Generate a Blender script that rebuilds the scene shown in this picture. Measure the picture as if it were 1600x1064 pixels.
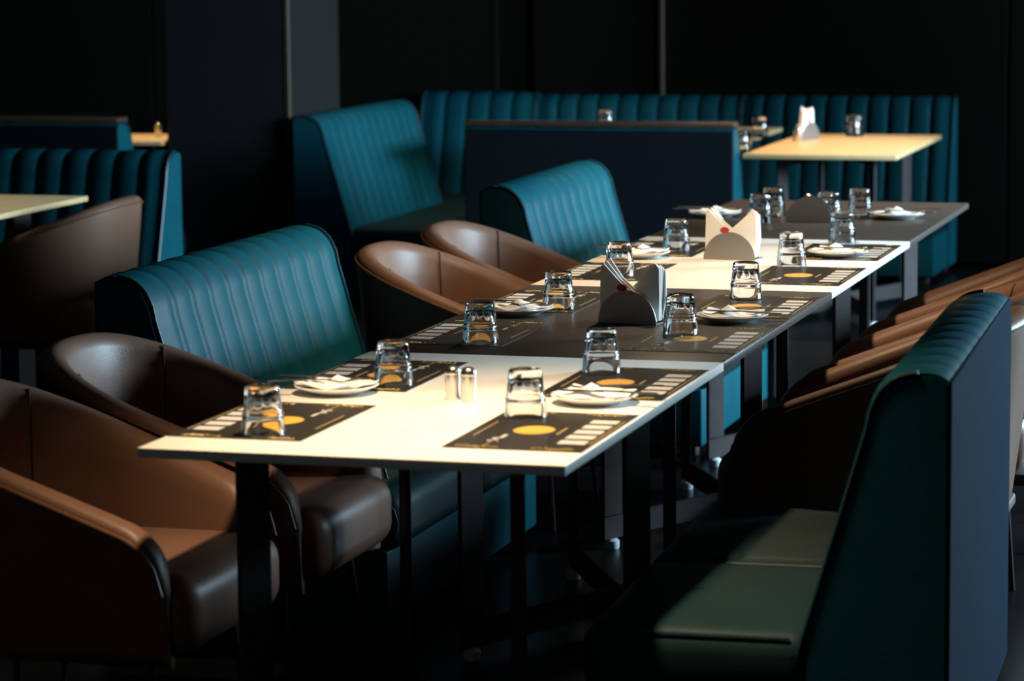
import bpy, bmesh, math, random
from mathutils import Vector, Matrix
random.seed(7)
PI = math.pi
for o in list(bpy.data.objects): bpy.data.objects.remove(o, do_unlink=True)
SC = bpy.context.scene
COL = SC.collection

# ------------------------------------------------------------------ camera
CAM_LOC = (2.0127, -4.6044, 1.5433)
YAW, PITCH, ROLL, FPX = -0.28522, 0.13483, -0.00941, 4675.66
cy, sy, cp, sp = math.cos(YAW), math.sin(YAW), math.cos(PITCH), math.sin(PITCH)
fw = Vector((sy*cp, cy*cp, -sp)); rt = Vector((cy, -sy, 0)); up = rt.cross(fw)
cr, sr = math.cos(ROLL), math.sin(ROLL)
rt, up = cr*rt + sr*up, -sr*rt + cr*up
cam = bpy.data.objects.new('camera', bpy.data.cameras.new('camera')); COL.objects.link(cam)
m = Matrix.Identity(4)
for i, v in enumerate((rt, up, -fw)):
    for j in range(3): m[j][i] = v[j]
m.translation = Vector(CAM_LOC); cam.matrix_world = m
cam.data.sensor_width = 36.0; cam.data.lens = FPX*36/1600
cam.data.clip_start = .05; cam.data.clip_end = 100
cam.data.dof.use_dof = True; cam.data.dof.focus_distance = 6.75; cam.data.dof.aperture_fstop = 4.8
SC.camera = cam

# ------------------------------------------------------------------ world, lights, exposure
w = bpy.data.worlds.new('world'); SC.world = w; w.use_nodes = True
bg = w.node_tree.nodes['Background']; bg.inputs[0].default_value = (.55, .7, 1, 1); bg.inputs[1].default_value = .004
SC.view_settings.view_transform = 'Standard'; SC.view_settings.look = 'None'
SC.view_settings.exposure = 0; SC.view_settings.gamma = 1; SC.view_settings.use_curve_mapping = False

def area(name, loc, rot, sx, sy_, energy, color):
    l = bpy.data.lights.new(name, 'AREA'); l.shape = 'RECTANGLE'; l.size = sx; l.size_y = sy_
    l.energy = energy; l.color = color
    o = bpy.data.objects.new(name, l); COL.objects.link(o); o.location = loc; o.rotation_euler = rot
    return o
def spot(name, loc, energy, deg=95, color=(1, .745, .46), soft=.05, aim=None):
    l = bpy.data.lights.new(name, 'SPOT'); l.energy = energy; l.color = color
    l.spot_size = math.radians(deg); l.spot_blend = .9; l.shadow_soft_size = soft
    o = bpy.data.objects.new(name, l); COL.objects.link(o); o.location = loc
    if aim: o.rotation_euler = (Vector(aim)-Vector(loc)).to_track_quat('-Z', 'Y').to_euler()
    return o
# daylight through the two side windows in the right wall
DAY = (.56, .82, 1.0)
area('window_daylight_a', (4.42, 5.0, 1.68), (0, PI/2, 0), .95, 1.9, 720, DAY)
area('window_daylight_b', (4.42, 7.6, 1.68), (0, PI/2, 0), .95, 1.9, 330, DAY)
area('window_daylight_c', (-.5, -6.12, 1.6), (PI/2, 0, 0), 2.4, 1.3, 7, (.8, .9, 1))  # unseen soft fill added behind the camera to lift the front faces
# warm lamps hanging over the tables
spot('table_lamp_light_a', (.52, .26, 2.10), 245, 74)
spot('table_lamp_light_b', (.42, 2.68, 2.10), 150, 108)
spot('table_lamp_light_c', (.20, 4.95, 2.10), 150, 85)
spot('booth_lamp_light_a', (-.15, 7.30, 2.10), 170, 75)
spot('booth_lamp_light_b', (-1.45, 7.80, 2.10), 60, 95)
spot('booth_lamp_light_c', (-2.75, 4.15, 2.10), 40, 60)
spot('booth_lamp_light_d', (-3.1, 7.30, 2.10), 120, 50)

# ------------------------------------------------------------------ materials
def mat(name, col, rough=.5, metal=0, noise=None, bump=None, coat=0, spec=.5, trans=0, ior=1.45, cells=None, sheen=0):
    M = bpy.data.materials.new(name); M.use_nodes = True
    nt = M.node_tree; b = nt.nodes['Principled BSDF']
    b.inputs['Base Color'].default_value = (*col, 1); b.inputs['Roughness'].default_value = rough
    b.inputs['Metallic'].default_value = metal; b.inputs['IOR'].default_value = ior
    b.inputs['Specular IOR Level'].default_value = spec
    b.inputs['Transmission Weight'].default_value = trans
    b.inputs['Coat Weight'].default_value = coat; b.inputs['Coat Roughness'].default_value = .25
    b.inputs['Sheen Weight'].default_value = sheen
    tc = nt.nodes.new('ShaderNodeTexCoord')
    if noise:                                        # (scale, amount[, stretch])
        n = nt.nodes.new('ShaderNodeTexNoise'); n.inputs['Scale'].default_value = noise[0]; n.inputs['Detail'].default_value = 4
        mp = nt.nodes.new('ShaderNodeMapping'); nt.links.new(tc.outputs['Object'], mp.inputs[0])
        if len(noise) > 2: mp.inputs['Scale'].default_value = noise[2]
        nt.links.new(mp.outputs[0], n.inputs['Vector'])
        mx = nt.nodes.new('ShaderNodeMix'); mx.data_type = 'RGBA'
        a = noise[1]
        mx.inputs[6].default_value = (*[c*(1-a) for c in col], 1); mx.inputs[7].default_value = (*[min(1, c*(1+a)) for c in col], 1)
        nt.links.new(n.outputs['Fac'], mx.inputs[0]); nt.links.new(mx.outputs[2], b.inputs['Base Color'])
        mr = nt.nodes.new('ShaderNodeMapRange'); mr.inputs[3].default_value = rough*.9; mr.inputs[4].default_value = min(1, rough*1.12)
        nt.links.new(n.outputs['Fac'], mr.inputs[0]); nt.links.new(mr.outputs[0], b.inputs['Roughness'])
    if bump:                                         # (scale, strength) leather grain
        v = nt.nodes.new('ShaderNodeTexVoronoi'); v.inputs['Scale'].default_value = bump[0]
        n2 = nt.nodes.new('ShaderNodeTexNoise'); n2.inputs['Scale'].default_value = 9; n2.inputs['Detail'].default_value = 2
        nt.links.new(tc.outputs['Object'], v.inputs['Vector']); nt.links.new(tc.outputs['Object'], n2.inputs['Vector'])
        ad = nt.nodes.new('ShaderNodeMath'); ad.operation = 'MULTIPLY_ADD'; ad.inputs[1].default_value = .25
        nt.links.new(v.outputs['Distance'], ad.inputs[0]); nt.links.new(n2.outputs['Fac'], ad.inputs[2])
        bp = nt.nodes.new('ShaderNodeBump'); bp.inputs['Strength'].default_value = bump[1]; bp.inputs['Distance'].default_value = .004
        nt.links.new(ad.outputs[0], bp.inputs['Height']); nt.links.new(bp.outputs[0], b.inputs['Normal'])
    return M
M = {}
M['teal'] = mat('teal_leather', (.0036, .060, .080), .48, noise=(6, .15), bump=(420, .2), spec=.09)
M['teal_seat'] = mat('dark_teal_seat_leather', (.009, .026, .028), .5, noise=(6, .2), bump=(420, .2), spec=.12)
M['navy'] = mat('navy_back_cloth', (.007, .009, .012), .8, noise=(60, .2), bump=(700, .2), spec=.05)
M['blue'] = mat('slate_blue_back_cloth', (.007, .018, .034), .85, noise=(60, .15), bump=(700, .2), spec=.03)
M['brown'] = mat('tan_brown_leather', (.155, .080, .052), .42, noise=(7, .14), bump=(380, .2), spec=.24)
M['brown_pipe'] = mat('tan_brown_piping', (.13, .06, .03), .42)
M['seam'] = mat('dark_seam_thread', (.03, .018, .012), .6)
M['teal_pipe'] = mat('teal_piping', (.005, .04, .056), .4)
M['white_top'] = mat('white_laminate', (.74, .71, .66), .34, noise=(40, .03))
M['dark_top'] = mat('dark_grey_laminate', (.062, .050, .042), .34, noise=(120, .35), spec=.15)
M['legmetal'] = mat('dark_bronze_steel', (.045, .039, .040), .65, metal=0, spec=.02, noise=(20, .2))
M['pad'] = mat('pale_plastic_glide', (.65, .75, .78), .4)
M['chrome'] = mat('brushed_steel', (.62, .60, .58), .26, metal=1)
M['holder'] = mat('brushed_dark_steel', (.36, .33, .31), .42, metal=1, noise=(200, .15, (1, 1, 30)))
M['cutlery'] = mat('polished_cutlery_steel', (.60, .58, .56), .30, metal=1)
M['china'] = mat('white_china', (.80, .80, .78), .14)
M['paper'] = mat('white_paper_napkin', (.82, .80, .76), .8, noise=(30, .04))
M['red'] = mat('red_print', (.45, .03, .04), .7)
M['glass'] = mat('clear_glass', (1, 1, 1), 0, trans=1, ior=1.47)
M['matblack'] = mat('placemat_black_brown', (.022, .018, .014), .38, noise=(50, .12))
M['gold'] = mat('gold_print', (.42, .27, .055), .45, noise=(900, .8))
M['goldline'] = mat('gold_line_print', (.34, .23, .07), .45)
M['textblock'] = mat('pale_text_print', (.50, .47, .44), .5, noise=(700, .7))
M['dish'] = mat('orange_food_print', (.66, .33, .05), .45, noise=(70, .35))
M['floor'] = mat('dark_polished_floor', (.005, .005, .0055), .32, noise=(3, .25), spec=.25)
M['wall'] = mat('charcoal_wall_paint', (.0045, .0038, .0028), .9, noise=(2, .12), spec=.1)
M['pillar'] = mat('grey_pillar_plaster', (.012, .012, .012), .85, noise=(5, .08), spec=.15)
M['trim'] = mat('brown_wood_trim', (.05, .026, .013), .6, noise=(20, .25, (1, 1, .1)))
M['ceil'] = mat('black_ceiling', (.012, .012, .012), .9)
M['frame'] = mat('dark_window_frame', (.03, .03, .03), .5)
M['wood'] = mat('pale_oak_top', (.62, .43, .22), .42, noise=(14, .22, (1, 6, 1)))  # laminate top with the lamps' orange light put into its colour

# ------------------------------------------------------------------ mesh helpers
class MB:
    def __init__(s): s.v = []; s.f = []
    def add(s, vs, fs):
        n = len(s.v); s.v += [tuple(p) for p in vs]; s.f += [tuple(i+n for i in q) for q in fs]; return s
    def grid(s, rows, close_u=False, close_v=False):
        nr, nc = len(rows), len(rows[0]); vs = [p for r in rows for p in r]; fs = []
        for i in range(nr if close_u else nr-1):
            for j in range(nc if close_v else nc-1):
                a, b = i*nc+j, i*nc+(j+1) % nc; c, d = ((i+1) % nr)*nc+(j+1) % nc, ((i+1) % nr)*nc+j
                fs.append((a, b, c, d))
        return s.add(vs, fs)
    def box(s, c, d, rz=0, bev=0, seg=2):
        bm = bmesh.new(); bmesh.ops.create_cube(bm, size=1)
        bmesh.ops.scale(bm, vec=d, verts=bm.verts)
        if bev: bmesh.ops.bevel(bm, geom=bm.edges[:], offset=bev, segments=seg, profile=.5, affect='EDGES')
        R = Matrix.Rotation(rz, 3, 'Z'); bm.verts.ensure_lookup_table()
        vs = [R @ v.co + Vector(c) for v in bm.verts]; bm.verts.index_update()
        fs = [[v.index for v in f.verts] for f in bm.faces]; bm.free()
        return s.add(vs, fs)
    def tube(s, pts, r, n=8, cap=True):
        pts = [Vector(p) for p in pts]; rows = []
        rs = r if isinstance(r, (list, tuple)) else [r]*len(pts)
        prev = None
        for i, p in enumerate(pts):
            t = (pts[min(i+1, len(pts)-1)]-pts[max(i-1, 0)]).normalized()
            if prev is None:
                a = Vector((0, 0, 1)) if abs(t.z) < .9 else Vector((1, 0, 0))
                u = t.cross(a).normalized()
            else: u = (prev - t*prev.dot(t)).normalized()
            prev = u; v = t.cross(u)
            rows.append([p + rs[i]*(math.cos(2*PI*k/n)*u + math.sin(2*PI*k/n)*v) for k in range(n)])
        st = len(s.v); s.grid(rows, close_v=True)
        if cap:
            s.f.append(tuple(st+k for k in range(n))[::-1]); s.f.append(tuple(st+(len(rows)-1)*n+k for k in range(n)))
        return s
    def lathe(s, prof, n=32, fac=None):
        """prof: (r,z) list; fac: per-row facet amount"""
        rows = []
        for i, (r, z) in enumerate(prof):
            row = []
            for k in range(n):
                a = 2*PI*k/n; rr = r
                if fac and fac[i]:
                    rr = r*(1-fac[i]*(.5+.5*math.cos(a*12)))
                row.append((rr*math.cos(a), rr*math.sin(a), z))
            rows.append(row)
        return s.grid(rows, close_v=True)
    def prism(s, poly, y0, y1):
        """poly in (x,z), extruded along y"""
        n = len(poly); vs = [(x, y0, z) for x, z in poly]+[(x, y1, z) for x, z in poly]
        fs = [tuple(range(n)), tuple(range(2*n-1, n-1, -1))]
        for i in range(n): j = (i+1) % n; fs.append((i, i+n, j+n, j))
        return s.add(vs, fs)
    def build(s, name, material, parent=None, smooth=True, angle=40, loc=None):
        me = bpy.data.meshes.new(name); me.from_pydata(s.v, [], s.f); me.validate()
        bm = bmesh.new(); bm.from_mesh(me); bmesh.ops.recalc_face_normals(bm, faces=bm.faces)
        if smooth:
            for f in bm.faces: f.smooth = True
            for e in bm.edges:
                if len(e.link_faces) == 2 and e.calc_face_angle(0) > math.radians(angle): e.smooth = False
        bm.to_mesh(me); bm.free()
        me.materials.append(M[material])
        o = bpy.data.objects.new(name, me); COL.objects.link(o)
        if parent: o.parent = parent
        if loc: o.location = loc
        return o
def tag(o, label, cat, group=None):
    o['label'] = label; o['category'] = cat
    if group: o['group'] = group
    return o
def thing(name, label, cat, loc=(0, 0, 0), rz=0, group=None):
    o = bpy.data.objects.new(name, None); COL.objects.link(o); o.empty_display_size = .1
    o.location = loc; o.rotation_euler = (0, 0, rz)
    return tag(o, label, cat, group)
def dup(o, parent=None):
    c = o.copy(); COL.objects.link(c); c.parent = parent
    for ch in o.children: dup(ch, c)
    return c
def place(proto, used, loc, rz, label, group=None):
    """first use moves the prototype, later uses copy it"""
    o = proto if not used else dup(proto)
    used.append(o); o.location = loc; o.rotation_euler = (0, 0, rz); o['label'] = label
    if group: o['group'] = group
    return o
def struct(o): o['kind'] = 'structure'; return o

# ------------------------------------------------------------------ the room
X0, X1, Y0, Y1, H = -5.6, 4.5, -6.2, 9.15, 2.9
struct(MB().box(((X0+X1)/2, (Y0+Y1)/2, -.05), (X1-X0+.4, Y1-Y0+.4, .1)).build('floor', 'floor', smooth=False))
struct(MB().box(((X0+X1)/2, (Y0+Y1)/2, H+.05), (X1-X0+.4, Y1-Y0+.4, .1)).build('ceiling', 'ceil', smooth=False))
wf = struct(MB().box(((X0+X1)/2, Y1+.06, H/2), (X1-X0, .08, H)).build('wall_far', 'wall', smooth=False))
# wall panels of the far wall with open joints between
edges = [-5.55, -3.85, -2.07, -1.90, -1.285, 0.35, 2.1, 3.7, 4.45]
for a, b in zip(edges[:-1], edges[1:]):
    if abs(a+2.07) < .01: continue
    MB().box(((a+b)/2, Y1, 1.45), (b-a-.012, .04, 2.84), bev=.004, seg=1).build('wall_panel', 'wall', wf, smooth=False)
struct(MB().box((X0-.05, (Y0+Y1)/2, H/2), (.1, Y1-Y0, H)).build('wall_left', 'wall', smooth=False))
wb = MB()
for (xa, xb, za, zb) in ((X0, -1.75, 0, H), (.75, X1, 0, H), (-1.75, .75, 0, .9), (-1.75, .75, 2.3, H)):
    wb.box(((xa+xb)/2, Y0-.06, (za+zb)/2), (xb-xa, .12, zb-za))
struct(wb.build('wall_back', 'wall', smooth=False))
struct(MB().box((-.5, Y0-.06, 1.6), (2.48, .012, 1.38)).build('window_3', 'glass', smooth=False))  # unseen pane added in the back wall to go with the fill light
wr = MB()
for (ya, yb, za, zb) in ((Y0, 4.0, 0, H), (6.0, 6.6, 0, H), (8.6, Y1, 0, H), (4.0, 6.0, 0, 1.18), (6.6, 8.6, 0, 1.18), (4.0, 6.0, 2.18, H), (6.6, 8.6, 2.18, H)):
    wr.box((X1+.06, (ya+yb)/2, (za+zb)/2), (.12, yb-ya, zb-za))
struct(wr.build('wall_right', 'wall', smooth=False))
for k, yc in enumerate((5.0, 7.6)):
    wn = struct(MB().box((X1+.06, yc, 1.68), (.012, 1.96, .96)).build('window_%d' % (k+1), 'glass', smooth=False))
    fr = MB()
    for s_ in (-1, 1):
        fr.box((X1+.05, yc+s_*.975, 1.68), (.06, .05, 1.0)); fr.box((X1+.05, yc, 1.68+s_*.475), (.06, 1.9, .05))
    fr.box((X1+.05, yc, 1.68), (.05, .04, .92)); fr.build('window_frame', 'frame', wn, smooth=False)
struct(MB().box((2.0, 7.5, H/2), (2.4, .12, H)).build('wall_partition', 'wall', smooth=False))  # unseen wall added to keep window light off the far benches
struct(MB().box((-1.265, Y1-.035, 1.45), (.022, .03, 2.86), bev=.004, seg=1).build('trim_1', 'trim', smooth=False))
pl = struct(MB().box((-2.678, 7.485, H/2), (.555, .63, H-.01), bev=.006, seg=1).build('pillar', 'pillar', smooth=False))
MB().box((-2.408, 7.178, H/2), (.022, .022, H-.02), bev=.004, seg=1).build('corner_trim', 'trim', pl, smooth=False)

# ------------------------------------------------------------------ tables
TW, TL, TH = .75, 1.2108, .69
def make_table(top, label, w_=TW, l_=TL, kx=.157, ky=.187):
    t = thing('dining_table', label, 'table')
    MB().box((0, 0, TH-.0088), (w_, l_-.004, .0176), bev=.0018, seg=2).build('table_top', top, t)
    ax, ay = w_/2-kx, l_/2-ky; dl = math.hypot(ax, ay)
    for s_ in (1, -1):
        ang = math.atan2(ay, s_*ax)
        br = MB().box((0, 0, .055), (2*dl+.07, .011, .06), rz=ang, bev=.002, seg=1).build('base_bar', 'legmetal', t)
        MB().box((0, 0, TH-.038), (2*dl+.07, .011, .04), rz=ang, bev=.002, seg=1).build('top_bar', 'legmetal', t)
        for e in (1, -1):
            px, py = e*math.cos(ang)*dl, e*math.sin(ang)*dl
            lg = MB().box((px, py, (TH-.018+.085)/2), (.07, .0115, TH-.018-.085), rz=ang, bev=.002, seg=1).build('leg', 'legmetal', t)
            MB().lathe([(0, 0), (.017, 0), (.019, .004), (.019, .02), (.012, .0255), (0, .0255)], 14).build('floor_glide', 'pad', lg, loc=(px, py, 0))
    return t
wt1 = make_table('white_top', '', kx=.135); wt = make_table('white_top', ''); dt = make_table('dark_top', '')
uw, ud = [], []
TY = [TL*(i+.5) for i in range(4)]
G_T = 'tables pushed together in one long row'
place(wt1, [], (.375, TY[0], 0), 0, 'white table at the near end of the long row, with salt and pepper shakers', G_T)
place(dt, ud, (.375, TY[1], 0), 0, 'dark grey table between the two white tables of the long row', G_T)
place(wt, uw, (.375, TY[2], 0), 0, 'white table between the two dark tables of the long row', G_T)
place(dt, ud, (.375, TY[3], 0), 0, 'dark grey table at the far end of the long row', G_T)
ot = make_table('wood', ''); uo = []
ft = make_table('wood', 'warmly lit pale table by the far wall bench, beyond the long row', .60, kx=.12); ft.location = (-.09, 7.40, 0)
place(ot, uo, (-2.53, 3.98, 0), 0, 'pale table cut by the left edge, behind the dark brown armchair')
lt = make_table('wood', 'small bright glimpse of a lit table beside the dark pillar at left', .44, .44, .08, .08); lt.location = (-3.19, 7.36, 0)
place(ot, uo, (-1.15, 8.02, 0), PI/2, 'table hidden behind the tall navy bench back, only a glass peeking over')

# ------------------------------------------------------------------ sofas and benches
def resample(pts, n):
    pts = [Vector(p) for p in pts]; L = [0]
    for a, b in zip(pts[:-1], pts[1:]): L.append(L[-1]+(b-a).length)
    out = []
    for k in range(n):
        d = L[-1]*k/(n-1); i = 0
        while i < len(L)-2 and L[i+1] < d: i += 1
        out.append(pts[i].lerp(pts[i+1], (d-L[i])/max(1e-9, L[i+1]-L[i])))
    return out
def make_sofa(W, label, cat='sofa', name='bench_sofa', hh=.80, cushions=2, pleat=.105, cap=False, foot=True, dep=.70, rear='blue'):
    """faces +x, rear plane x = 0"""
    t = thing(name, label, cat)
    k = hh-.80
    arc = [(.135, .70+k), (.128, .735+k), (.112, .768+k), (.086, .79+k), (.055, .799+k), (.022, .800+k), (.004, .793+k)]
    poly = [(.0, .035), (.0, .783+k)]+[(x-.006, z-.006) for x, z in reversed(arc[:-1])]+[(.238, .33), (.238, .035)]
    MB().prism(poly, -W/2, W/2).build('back_frame', 'teal', t, angle=50)
    MB().box((-.004, 0, .41+k/2), (.008, W-.004, .755+k), bev=.003, seg=1).build('rear_panel', 'navy' if cat == 'bench' else rear, t)
    prof = resample([(.252, .30)]+arc+[(-.008, .778+k)], 40)
    nrm = []
    for i in range(len(prof)):
        d = (prof[min(i+1, len(prof)-1)]-prof[max(i-1, 0)]).normalized(); nrm.append(Vector((d.y, -d.x)))
    n = max(3, round((W-.012)/pleat)); rows = []
    for j in range(n*10+1):
        y = -W/2+.006+(W-.012)*j/(n*10); ph = (j % 10)/10
        h = .0145*(max(0, math.sin(PI*ph))**.40) - .003
        e = min(1, min(j, n*10-j)/6)
        rows.append([(p.x+nn.x*(h*e*min(1, i/2+.2)*min(1, (len(prof)-1-i)/9)), y, p.y+nn.y*(h*e*min(1, (len(prof)-1-i)/9))) for i, (p, nn) in enumerate(zip(prof, nrm))])
    bc = MB().grid(rows).build('back_cushion', 'teal', t, angle=80)
    for s_ in (-1, 1):
        pts = [(x+.002, s_*(W/2-.002), z+.002) for x, z in [(p.x, p.y) for p in prof[:-4]]]
        MB().tube(pts, .0045, 6).build('piping', 'teal_pipe', bc)
    cw = W/cushions
    for c in range(cushions):
        yc = -W/2+cw*(c+.5)
        st = MB().box(((.224+dep)/2, yc, .270), (dep-.224, cw-.006, .135), bev=.045, seg=5).build('seat_cushion', 'teal_seat', t, angle=60)
        for s_ in (-1, 1):
            q = cw/2-.012
            dd = dep-.70
            pts = [(.27, yc+s_*q, .327), (.62, yc+s_*q, .327), (.66, yc+s_*q, .319), (.684, yc+s_*q, .300), (.692, yc+s_*q, .27), (.686, yc+s_*q, .235), (.668, yc+s_*q, .215)]
            MB().tube([(a+(dd if a > .4 else 0), b, c) for a, b, c in pts], .003, 6).build('piping', 'teal_pipe', st)
    MB().box(((dep-.02)/2, 0, .122), (dep-.04, W-.012, .172), bev=.008, seg=2).build('base_panel', 'teal', t)
    if foot:
        for a in (.05, dep-.08):
            for s_ in (-1, 1):
                MB().box((a, s_*(W/2-.06), .0185), (.05, .05, .037), bev=.003, seg=1).build('foot', 'legmetal', t)
    if cap:
        MB().box((.045, 0, hh+.008), (.105, W+.004, .018), bev=.003, seg=1).build('top_rail', 'trim', t)  # brown strip standing in for the lit top of the back
        for s_ in (-1, 1):
            pass
    return t
sf = make_sofa(1.21, ''); us = []
place(sf, us, (-.73, 2.08, 0), 0, 'teal channel-back sofa on the left, nearer of the two along the long table', 'sofas along the long table')
s2 = make_sofa(1.05, ''); s2.location = (-.575, 4.44, 0); s2['group'] = 'sofas along the long table'
s2['label'] = ( 'bright teal channel-back sofa in front of the tall navy bench back')
s3 = make_sofa(1.19, 'dark teal sofa in the right foreground, seen from its blue-lit back', dep=.645); s3['group'] = 'sofas along the long table'
s3.location = (1.289, 1.0, 0); s3.rotation_euler = (0, 0, PI+.036)
bn = make_sofa(.98, '', 'bench', 'booth_bench', .79, 1, .1); ub = []
place(bn, ub, (-.365, 9.10, 0), -PI/2, 'teal wall bench behind the lit far table at right', 'teal benches along the far wall')
place(bn, ub, (-1.35, 9.10, 0), -PI/2, 'teal wall bench seen over the middle of the navy bench back', 'teal benches along the far wall')
b2 = make_sofa(.56, 'short teal corner section of the far wall bench, beside the angled side bench', 'bench', 'booth_bench', .80, 1, .1)
b2.location = (-2.125, 9.10, 0); b2.rotation_euler = (0, 0, -PI/2); b2['group'] = 'teal benches along the far wall'
b3 = make_sofa(1.26, 'long teal side bench against the grey pillar, facing right', 'bench', 'booth_bench', .80, 2, .1)
b3.location = (-2.37, 7.76, 0)
b4 = make_sofa(1.07, 'navy-backed booth bench turned away, standing behind the far teal sofa', 'bench', 'booth_bench', .80, 1, .1, cap=True)
b4.location = (-.935, 6.66, 0); b4.rotation_euler = (0, 0, PI/2+math.radians(2))
b5 = make_sofa(1.30, 'dark ribbed booth bench with a blue-lit end, behind the brown armchair at left', 'bench', 'booth_bench', .785, 1, .1)
b5.location = (-2.80, 5.38, 0); b5.rotation_euler = (0, 0, -PI/2)
b6 = make_sofa(1.00, 'black booth bench back with a thin brown top rail at far left', 'bench', 'booth_bench', .815, 1, .1, cap=True)
b6.location = (-3.35, 6.42, 0); b6.rotation_euler = (0, 0, PI/2)

# ------------------------------------------------------------------ tub armchairs
def chair_curve():
    """plan curve of the outer shell, from one arm tip round the back to the other: (x, y, nx, ny)"""
    pts = []
    Wd, xr, xa = .292, -.325, -.02
    for k in range(15): pts.append((.295-(.295-xa)*k/15, -Wd+.012*(1-k/15)))
    nb = 44
    for k in range(nb+1):
        a = -PI/2+PI*k/nb; c, s_ = math.cos(a), math.sin(a)
        pts.append((xa+(xr-xa)*abs(c)**.82, Wd*math.copysign(abs(s_)**.82, s_)))
    for k in range(14, -1, -1): pts.append((.295-(.295-xa)*k/15, Wd-.012*(1-k/15)))
    return resample([(x, y) for x, y in pts], 121)
def rim(x):
    u = max(0, min(1, (x+.335)/.63)); return .722-.232*(u**1.05)
def make_chair(label):
    t = thing('tub_armchair', label, 'armchair')
    cv = chair_curve(); n = len(cv); rows = []; rimpts = []; seams = {}
    for i, p in enumerate(cv):
        a, b = cv[max(i-1, 0)], cv[min(i+1, n-1)]; d = (b-a).normalized(); nx, ny = -d.y, d.x
        nx, ny = (nx, ny) if (nx*p.x+ny*p.y) > 0 or abs(p.y) > .2 and ny*p.y > 0 else (-nx, -ny)
        if ny*p.y < 0 and abs(p.y) > .2: nx, ny = -nx, -ny
        zt = rim(p.x); fr = .295-p.x; r = .075
        if fr < r: zt = zt-r+math.sqrt(max(0, r*r-(r-fr)**2))*1.0
        zb, th = .255, .058
        zf = lambda q: zb+(zt-zb)*q
        uu = max(0, min(1, (p.x+.10)/.40)); kt = 1+.55*uu
        sec = [(-.060, zb), (-.042, zf(.12)), (-.022, zf(.45)), (-.006, zf(.8)), (-.001, zt-.030), (.0, zt-.018), (-.004, zt-.008), (-.013, zt-.001),
               (-.027, zt+.002), (-.041, zt-.002), (-.052, zt-.012), (-.058, zt-.030), (-.062, zf(.8)), (-.070, zf(.55)), (-.078, zf(.3)), (-.078, zb)]
        sec = [(o if kk < 8 else -.013+(o+.013)*kt, z) for kk, (o, z) in enumerate(sec)]
        g = 1 if fr > .045 else .25+.75*math.sqrt(max(0, 1-(1-fr/.045)**2))
        row = [(p.x+nx*(-.035+(o+.035)*g), p.y+ny*(-.035+(o+.035)*g), z) for o, z in sec]
        rows.append(row); rimpts.append((p.x+nx*.0015, p.y+ny*.0015, zt-.020))
        if i in (38, 82): seams[i] = [(p.x+nx*(o-(.0012 if o < -.03 else -.0012)), p.y+ny*(o-(.0012 if o < -.03 else -.0012)), z+(.0012 if k in (7, 8, 9) else 0)) for k, (o, z) in enumerate(sec) if 9 <= k <= 14]
    mb = MB().grid(rows, close_v=True); ns = len(rows[0])
    mb.f.append(tuple(range(ns))); mb.f.append(tuple((n-1)*ns+k for k in range(ns-1, -1, -1)))
    sh = mb.build('shell', 'brown', t, angle=70)
    MB().tube(rimpts, .0038, 6).build('rim_piping', 'brown_pipe', sh)
    for k in seams: MB().tube(seams[k], .0018, 5).build('seam', 'seam', sh)
    MB().box((.035, 0, .345), (.60, .47, .150), bev=.050, seg=5).build('seat_cushion', 'brown', t, angle=60)
    MB().box((-.02, 0, .262), (.50, .42, .03), bev=.008).build('under_frame', 'seam', t)
    for sx, px in ((1, .235), (-1, -.215)):
        for s_ in (-1, 1):
            MB().tube([(px, s_*.195, .268), (px+sx*.025, s_*.225, .0)], [.009, .0065], 8).build('leg', 'legmetal', t)
    return t
ch = make_chair(''); uc = []
GA = 'tan leather tub armchairs along the long table'
place(ch, uc, (-.325, .44, 0), 0, 'brown leather tub armchair in the left foreground, nearest to the viewer', GA)
place(ch, uc, (-.31, 1.07, 0), 0, 'brown tub armchair between the foreground armchair and the nearer teal sofa', GA)
place(ch, uc, (-.305, 3.01, 0), 0, 'tan tub armchair just beyond the nearer teal sofa, left of the long table', GA)
place(ch, uc, (-.315, 3.61, 0), 0, 'tan tub armchair just in front of the far teal sofa, left of the long table', GA)
place(ch, uc, (.955, 1.935, 0), PI, 'brown tub armchair right of the long table, directly behind the foreground sofa', GA)
place(ch, uc, (.955, 2.58, 0), PI, 'middle one of the three brown armchairs right of the long table', GA)
place(ch, uc, (.955, 3.45, 0), PI, 'farthest of the three brown armchairs right of the long table', GA)
place(ch, uc, (-2.17, 4.23, 0), PI+.05, 'dark brown armchair at the left edge facing a pale table', None)
if 'group' in uc[-1]: del uc[-1]['group']

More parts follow.
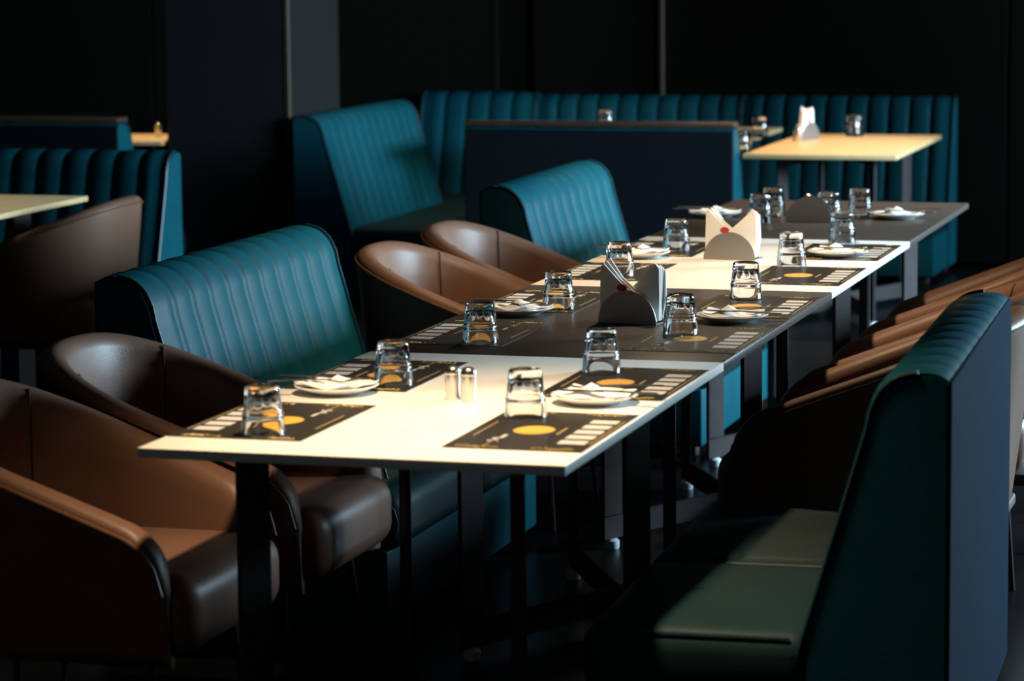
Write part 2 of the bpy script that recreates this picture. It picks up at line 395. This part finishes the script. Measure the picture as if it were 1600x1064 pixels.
# ------------------------------------------------------------------ placemats
def make_mat():
    """outer (diner's) edge at +x; long side along y"""
    t = thing('placemat', '', 'placemat')
    MB().box((0, 0, .0006), (.245, .400, .0012)).build('sheet', 'matblack', t, smooth=False)
    z = .0013
    def flat(name, m_, poly, dz=0):
        n = len(poly); vs = [(x, y, z+dz) for x, y in poly]+[(x, y, z-.0006) for x, y in poly]
        fs = [tuple(range(n))]+[(i, (i+1) % n, (i+1) % n+n, i+n) for i in range(n)]
        return MB().add(vs, fs).build(name, m_, t, smooth=False)
    rect = lambda x, y, a, b: [(x-a, y-b), (x+a, y-b), (x+a, y+b), (x-a, y+b)]
    flat('dish_rim_print', 'gold', [(-.016+.0365*math.cos(a*PI/18), .044*math.sin(a*PI/18)) for a in range(36)])
    flat('dish_print', 'dish', [(-.016+.033*math.cos(a*PI/18), .040*math.sin(a*PI/18)) for a in range(36)], .0002)
    for y in (-.108, -.054, 0, .054, .108):
        flat('text_block', 'textblock', [(x+.0, y+d) for x, d in ((.058, -.018), (.107, -.018), (.107, .018), (.058, .018))])
    flat('gold_dash', 'goldline', rect(.034, .0, .0022, .036)); flat('gold_dash', 'goldline', rect(-.104, 0, .0014, .075))
    flat('gold_dash', 'goldline', rect(.1155, 0, .0012, .125))
    for sx in (-1, 1):                               # curled gold corner ornaments
        for s_ in (-1, 1):
            mb = MB()
            for q in range(7):
                cx_, cy_ = sx*(.098-.011*q*(1 if sx < 0 else .95)), s_*(.181-.003*math.sin(q*1.9))
                mb.tube([(cx_+.005*math.cos(a), cy_+.006*math.sin(a+q), z) for a in [j*.9 for j in range(6)]], .0011, 4)
            mb.build('corner_ornament', 'gold', t)
    mb = MB()                                        # brush-script emblem and its caption bar
    mb.tube([(-.066, -.118, z), (-.055, -.128, z), (-.047, -.118, z), (-.056, -.105, z), (-.063, -.097, z), (-.05, -.095, z)], .0016, 4)
    mb.tube([(-.062, -.128, z), (-.053, -.112, z), (-.043, -.13, z)], .0014, 4)
    mb.build('script_emblem', 'textblock', t)
    flat('caption', 'textblock', rect(-.050, -.072, .0035, .017)); flat('caption', 'goldline', rect(-.056, -.155, .0012, .016))
    return t
mt = make_mat(); um = []
TN = ['the nearest white table', 'the nearer dark table', 'the farther white table']
for i in range(3):
    yb = TL*i
    for side, sx, rz in (('left', .127, PI), ('right', .623, 0)):
        for pos, yy in (('near', .322), ('far', .893)):
            place(mt, um, (sx, yb+yy, TH), rz, 'black printed placemat at the %s %s seat of %s' % (pos, side, TN[i]), 'black and gold placemats')

# ------------------------------------------------------------------ tumblers standing upside down
def make_glass():
    t = MB()
    pr = [(.0352, .0006), (.0368, 0), (.0384, .0006), (.0380, .008), (.0366, .026), (.0360, .031), (.0366, .034), (.0358, .0375), (.0338, .040),
          (.0334, .046), (.0324, .058), (.0314, .070), (.0308, .077), (.0298, .0825), (.0275, .0855), (.0235, .0862), (.018, .0850), (.0, .0846)]
    fa = [0]*9+[.03, .055, .055, .03]+[0]*5
    inn = [(.0, .0690), (.016, .0690), (.0228, .0682), (.0256, .065), (.0272, .056), (.0292, .044), (.0300, .038), (.0310, .033), (.0318, .026), (.0338, .008)]
    t.lathe(pr, 48, fa); st = len(t.v)
    fi = [0, 0, 0, 0, .03, .03, 0, 0, 0, 0]
    t.lathe(inn, 48, fi)
    for k in range(48):
        a, b = (len(inn)-1)*48+k+st, (len(inn)-1)*48+(k+1) % 48+st
        t.f.append((a, b, (k+1) % 48, k))
    # merge poles
    o = t.build('tumbler', 'glass', angle=35)
    bm = bmesh.new(); bm.from_mesh(o.data); bmesh.ops.remove_doubles(bm, verts=bm.verts, dist=1e-6)
    bmesh.ops.recalc_face_normals(bm, faces=bm.faces); bm.to_mesh(o.data); bm.free()
    return tag(o, '', 'glass')
gp = make_glass(); ug = []
GZ = TH+.0016
GL = [(.163, .171, 'on the near left placemat of the nearest white table'), (.202, .763, 'on the far left placemat of the nearest white table'),
      (.552, .459, 'on the near right placemat of the nearest white table'), (.548, 1.013, 'on the far right placemat of the nearest white table'),
      (.190, 1.375, 'on the near left placemat of the nearer dark table'), (.199, 1.965, 'on the far left placemat of the nearer dark table'),
      (.570, 1.600, 'on the near right placemat of the nearer dark table'), (.577, 2.247, 'on the far right placemat of the nearer dark table'),
      (.172, 2.637, 'on the near left placemat of the farther white table'), (.173, 3.262, 'on the far left placemat of the farther white table'),
      (.548, 2.955, 'on the near right placemat of the farther white table'), (.578, 3.530, 'on the far right placemat of the farther white table'),
      (.236, 4.085, 'front left one beside the empty napkin holder'), (.230, 4.310, 'rear left one beside the empty napkin holder'),
      (.420, 4.20, 'front right one beside the empty napkin holder'), (.493, 4.320, 'rear right one beside the empty napkin holder'),
      (-.412, 6.90, 'at the near left corner of the lit far table'), (-.517, 7.74, 'at the far left of the lit far table'), (-.138, 7.87, 'at the far right of the lit far table'), (-1.275, 8.10, 'peeking over the navy bench back')]
for i, (x, y, s_) in enumerate(GL):
    place(gp, ug, (x, y, GZ if i < 12 else TH+.0002), random.uniform(0, 1), 'clear upturned tumbler '+s_, 'upturned glass tumblers')

# ------------------------------------------------------------------ plates with napkins and cutlery
pm = MB().lathe([(0, .0015), (.040, .0015), (.043, 0), (.047, 0), (.050, .003), (.066, .0085), (.079, .0145), (.0805, .0160), (.079, .0170), (.066, .0115), (.052, .0070), (.046, .0056), (0, .0052)], 56)
pp = tag(pm.build('side_plate', 'china', angle=50), '', 'plate'); up_ = []
def make_napkin():
    """loosely folded paper napkin with one raised corner peak, on a plate; handle side is +x"""
    rows = []
    N = 14
    for i in range(N+1):
        r = []
        for j in range(N+1):
            u, v = i/N-.5, j/N-.5
            ridge = max(0, 1-abs(u+.10-.25*v)/.26)*max(0, 1-abs(v-.05)/.52)
            fold = .0035*math.sin(u*9+v*4)*math.cos(v*7)
            x = u*.128+.012*v; y = v*.098-.018*u
            rr = math.hypot(x, y); zz = .0098+.026*ridge+.0035+fold*.8+max(0, rr-.045)*.28
            r.append((x, y, zz))
        rows.append(r)
    mb = MB().grid(rows); st = len(mb.v)
    mb.grid([[(x*.99, y*.99, z-.0022) for x, y, z in r] for r in rows])
    W_ = N+1
    for a in range(N):
        for p, q in ((a, a+1), (N*W_+a, N*W_+a+1), (a*W_, (a+1)*W_), (a*W_+N, (a+1)*W_+N)):
            mb.f.append((p, q, q+st, p+st))
    return tag(mb.build('paper_napkin', 'paper', angle=80), '', 'napkin')
npk = make_napkin(); un = []
def flatbar(mb, pts, th):
    """pts: (x, halfwidth, z); a flat strip along x with thickness"""
    rows = []
    for x, hw, z in pts: rows.append([(x, -hw, z), (x, hw, z), (x, hw*.9, z+th), (x, -hw*.9, z+th)])
    st = len(mb.v); mb.grid(rows, close_v=True); n = len(rows)
    mb.f.append((st, st+1, st+2, st+3)); mb.f.append(tuple(st+(n-1)*4+k for k in (3, 2, 1, 0))); return mb
def make_fork():
    mb = flatbar(MB(), [(.100, .0035, .020), (.094, .0055, .0205), (.06, .0045, .0215), (.02, .0026, .0225), (-.015, .0026, .0215), (-.025, .0085, .020), (-.035, .0098, .0185)], .0022)
    for k in range(4):
        y = -.0078+.0052*k; q = MB(); flatbar(q, [(-.034, .0016, .0186), (-.055, .0014, .0196), (-.072, .0008, .0225)], .0016)
        mb.add([(x, yy+y, z) for x, yy, z in q.v], q.f)
    return tag(mb.build('fork', 'cutlery', angle=50), '', 'fork')
def make_knife():
    mb = flatbar(MB(), [(.102, .0040, .0180), (.096, .0062, .0183), (.05, .0056, .0190), (.012, .0048, .0196), (.004, .0040, .0196), (-.004, .0085, .0192), (-.04, .0090, .0186), (-.072, .0070, .0180), (-.085, .0015, .0178)], .0024)
    return tag(mb.build('table_knife', 'cutlery', angle=50), '', 'knife')
fk, kn = make_fork(), make_knife(); uf, uk = [], []
PLT = [(.125, .655, 1, 'left', 'the nearest white table'), (.630, .645, 0, 'right', 'the nearest white table'),
       (.133, 1.862, 1, 'left', 'the nearer dark table'), (.632, 1.838, 0, 'right', 'the nearer dark table'),
       (.116, 3.085, 1, 'left', 'the farther white table'), (.625, 3.205, 0, 'right', 'the farther white table'),
       (.065, 4.235, 1, 'left', 'the farthest dark table'), (.613, 4.285, 0, 'right', 'the farthest dark table')]
for i, (x, y, lf, side, tn) in enumerate(PLT):
    rz = PI*lf+random.uniform(-.12, .12)
    loc = Vector((x, y, TH+.0003+(.0016 if False else 0)))
    place(pp, up_, loc, 0, 'white side plate at the %s edge of %s' % (side, tn), 'white side plates')
    place(npk, un, loc, rz+random.uniform(-.3, .3), 'folded white napkin on the %s plate of %s' % (side, tn), 'folded napkins on plates')
    R = Matrix.Rotation(rz, 3, 'Z')
    place(fk, uf, loc+R @ Vector((.024, .026, .006)), rz+.22, 'fork lying on the %s plate of %s' % (side, tn), 'forks on plates')
    place(kn, uk, loc+R @ Vector((.022, -.026, .006)), rz-.12, 'knife lying on the %s plate of %s' % (side, tn), 'knives on plates')

# ------------------------------------------------------------------ shakers
def make_shaker():
    t = thing('shaker', '', 'shaker')
    MB().lathe([(0, 0), (.0138, 0), (.0146, .001), (.0146, .046), (.0146, .0475), (0, .0475)], 28).build('body', 'chrome', t, angle=50)
    MB().lathe([(.0140, .0475), (.0148, .0482), (.0148, .052), (.0138, .057), (.0112, .0612), (.0068, .0638), (0, .0646)], 28).build('cap', 'chrome', t, angle=50)
    return t
sk = make_shaker(); uk2 = []
for x, y, s_ in ((.3645, .625, 'left of the pair on the nearest white table'), (.3985, .613, 'right of the pair on the nearest white table'),
                 (.331, 4.345, 'left one behind the empty napkin holder'), (.366, 4.345, 'right one behind the empty napkin holder'),
                 (-.305, 7.50, 'beside the napkin holder on the lit far table'), (-3.085, 7.38, 'shining on the small lit table by the dark pillar')):
    place(sk, uk2, (x, y, TH), 0, 'steel shaker with domed cap, '+s_, 'steel salt and pepper shakers')

# ------------------------------------------------------------------ napkin holders and their napkins
def make_holder():
    t = thing('napkin_holder', '', 'napkin holder')
    for s_ in (-1, 1):
        poly = [(.07*math.cos(a*PI/24), .074*math.sin(a*PI/24)) for a in range(25)]
        n = len(poly); mb = MB(); y0 = s_*.021
        mb.add([(x, y0-.0009, z) for x, z in poly]+[(x, y0+.0009, z) for x, z in poly],
               [tuple(range(n)), tuple(range(2*n-1, n-1, -1))]+[(i, i+n, (i+1) % n+n, (i+1) % n) for i in range(n)])
        mb.build('side_plate', 'holder', t, angle=30)
    MB().box((0, 0, .001), (.139, .044, .002), bev=.0005, seg=1).build('base', 'holder', t)
    return t
hd = make_holder(); uh = []
def make_stack():
    t = thing('napkin_stack', '', 'napkins')
    def sheet(poly, y, lean, th=.0016, bow=0):
        """folded paper leaf, outline in (x,z), subdivided fan so that it can bow"""
        n = len(poly); cx_ = sum(p[0] for p in poly)/n; cz = sum(p[1] for p in poly)/n
        def Y(x, z): return y+lean*z+bow*((x/.06)**2)*z
        f1 = [(x, Y(x, z)-th, z) for x, z in poly]+[(cx_, Y(cx_, cz)-th, cz)]
        f2 = [(x, Y(x, z)+th, z) for x, z in poly]+[(cx_, Y(cx_, cz)+th, cz)]
        fs = [(i, (i+1) % n, n) for i in range(n)]+[((i+1) % n+n+1, i+n+1, 2*n+1) for i in range(n)]
        fs += [(i, i+n+1, (i+1) % n+n+1, (i+1) % n) for i in range(n)]
        MB().add(f1+f2, fs).build('napkin_leaf', 'paper', t, smooth=False)
    for k in range(3):                               # left-leaning leaves in front
        d = .004*k
        sheet([(-.066, .004), (.066, .004), (.064-d, .022), (.024, .056+d), (-.016, .090+d), (-.054+d, .130+d*1.2), (-.061+d, .121), (-.064, .06)], -.0165+.0055*k, -.05+.03*k, bow=-.02)
    for k in range(3):                               # right-leaning leaves behind
        d = .003*k
        sheet([(.067, .004), (-.066, .004), (-.062, .024), (-.020, .056+d), (.018, .090+d), (.056-d, .131-d), (.065, .119), (.067, .06)], .0015+.0055*k, .02+.05*k, bow=.03)
    sheet([(.067, .004), (.030, .004), (.036, .055), (.044, .10), (.056, .124), (.069, .112), (.074, .05)], .0178, .10, bow=.05)
    MB().add([(-.012+.012*math.cos(a*PI/10), -.0235+(.0004 if a % 2 else 0)*0, .077+.008*math.sin(a*PI/10)) for a in range(20)]+
             [(-.012+.012*math.cos(a*PI/10), -.0205, .077+.008*math.sin(a*PI/10)) for a in range(20)],
             [tuple(range(20))]+[(i, (i+1) % 20, (i+1) % 20+20, i+20) for i in range(20)]).build('red_emblem', 'red', t, smooth=False)
    return t
ns_ = make_stack(); uns = []
for x, y, rz, nap, s_ in ((.417, 1.775, -.16, True, 'on the nearer dark table'), (.362, 3.085, -.03, True, 'on the farther white table'),
                          (.371, 4.150, 0, False, 'standing empty on the farthest dark table'), (-.295, 7.62, 1.2, True, 'on the lit far table')):
    place(hd, uh, (x, y, TH), rz, 'half-round steel napkin holder '+s_, 'half-round napkin holders')
    if nap: place(ns_, uns, (x, y, TH+.002), rz, 'white paper napkins fanned in the holder '+s_, 'fanned napkins')
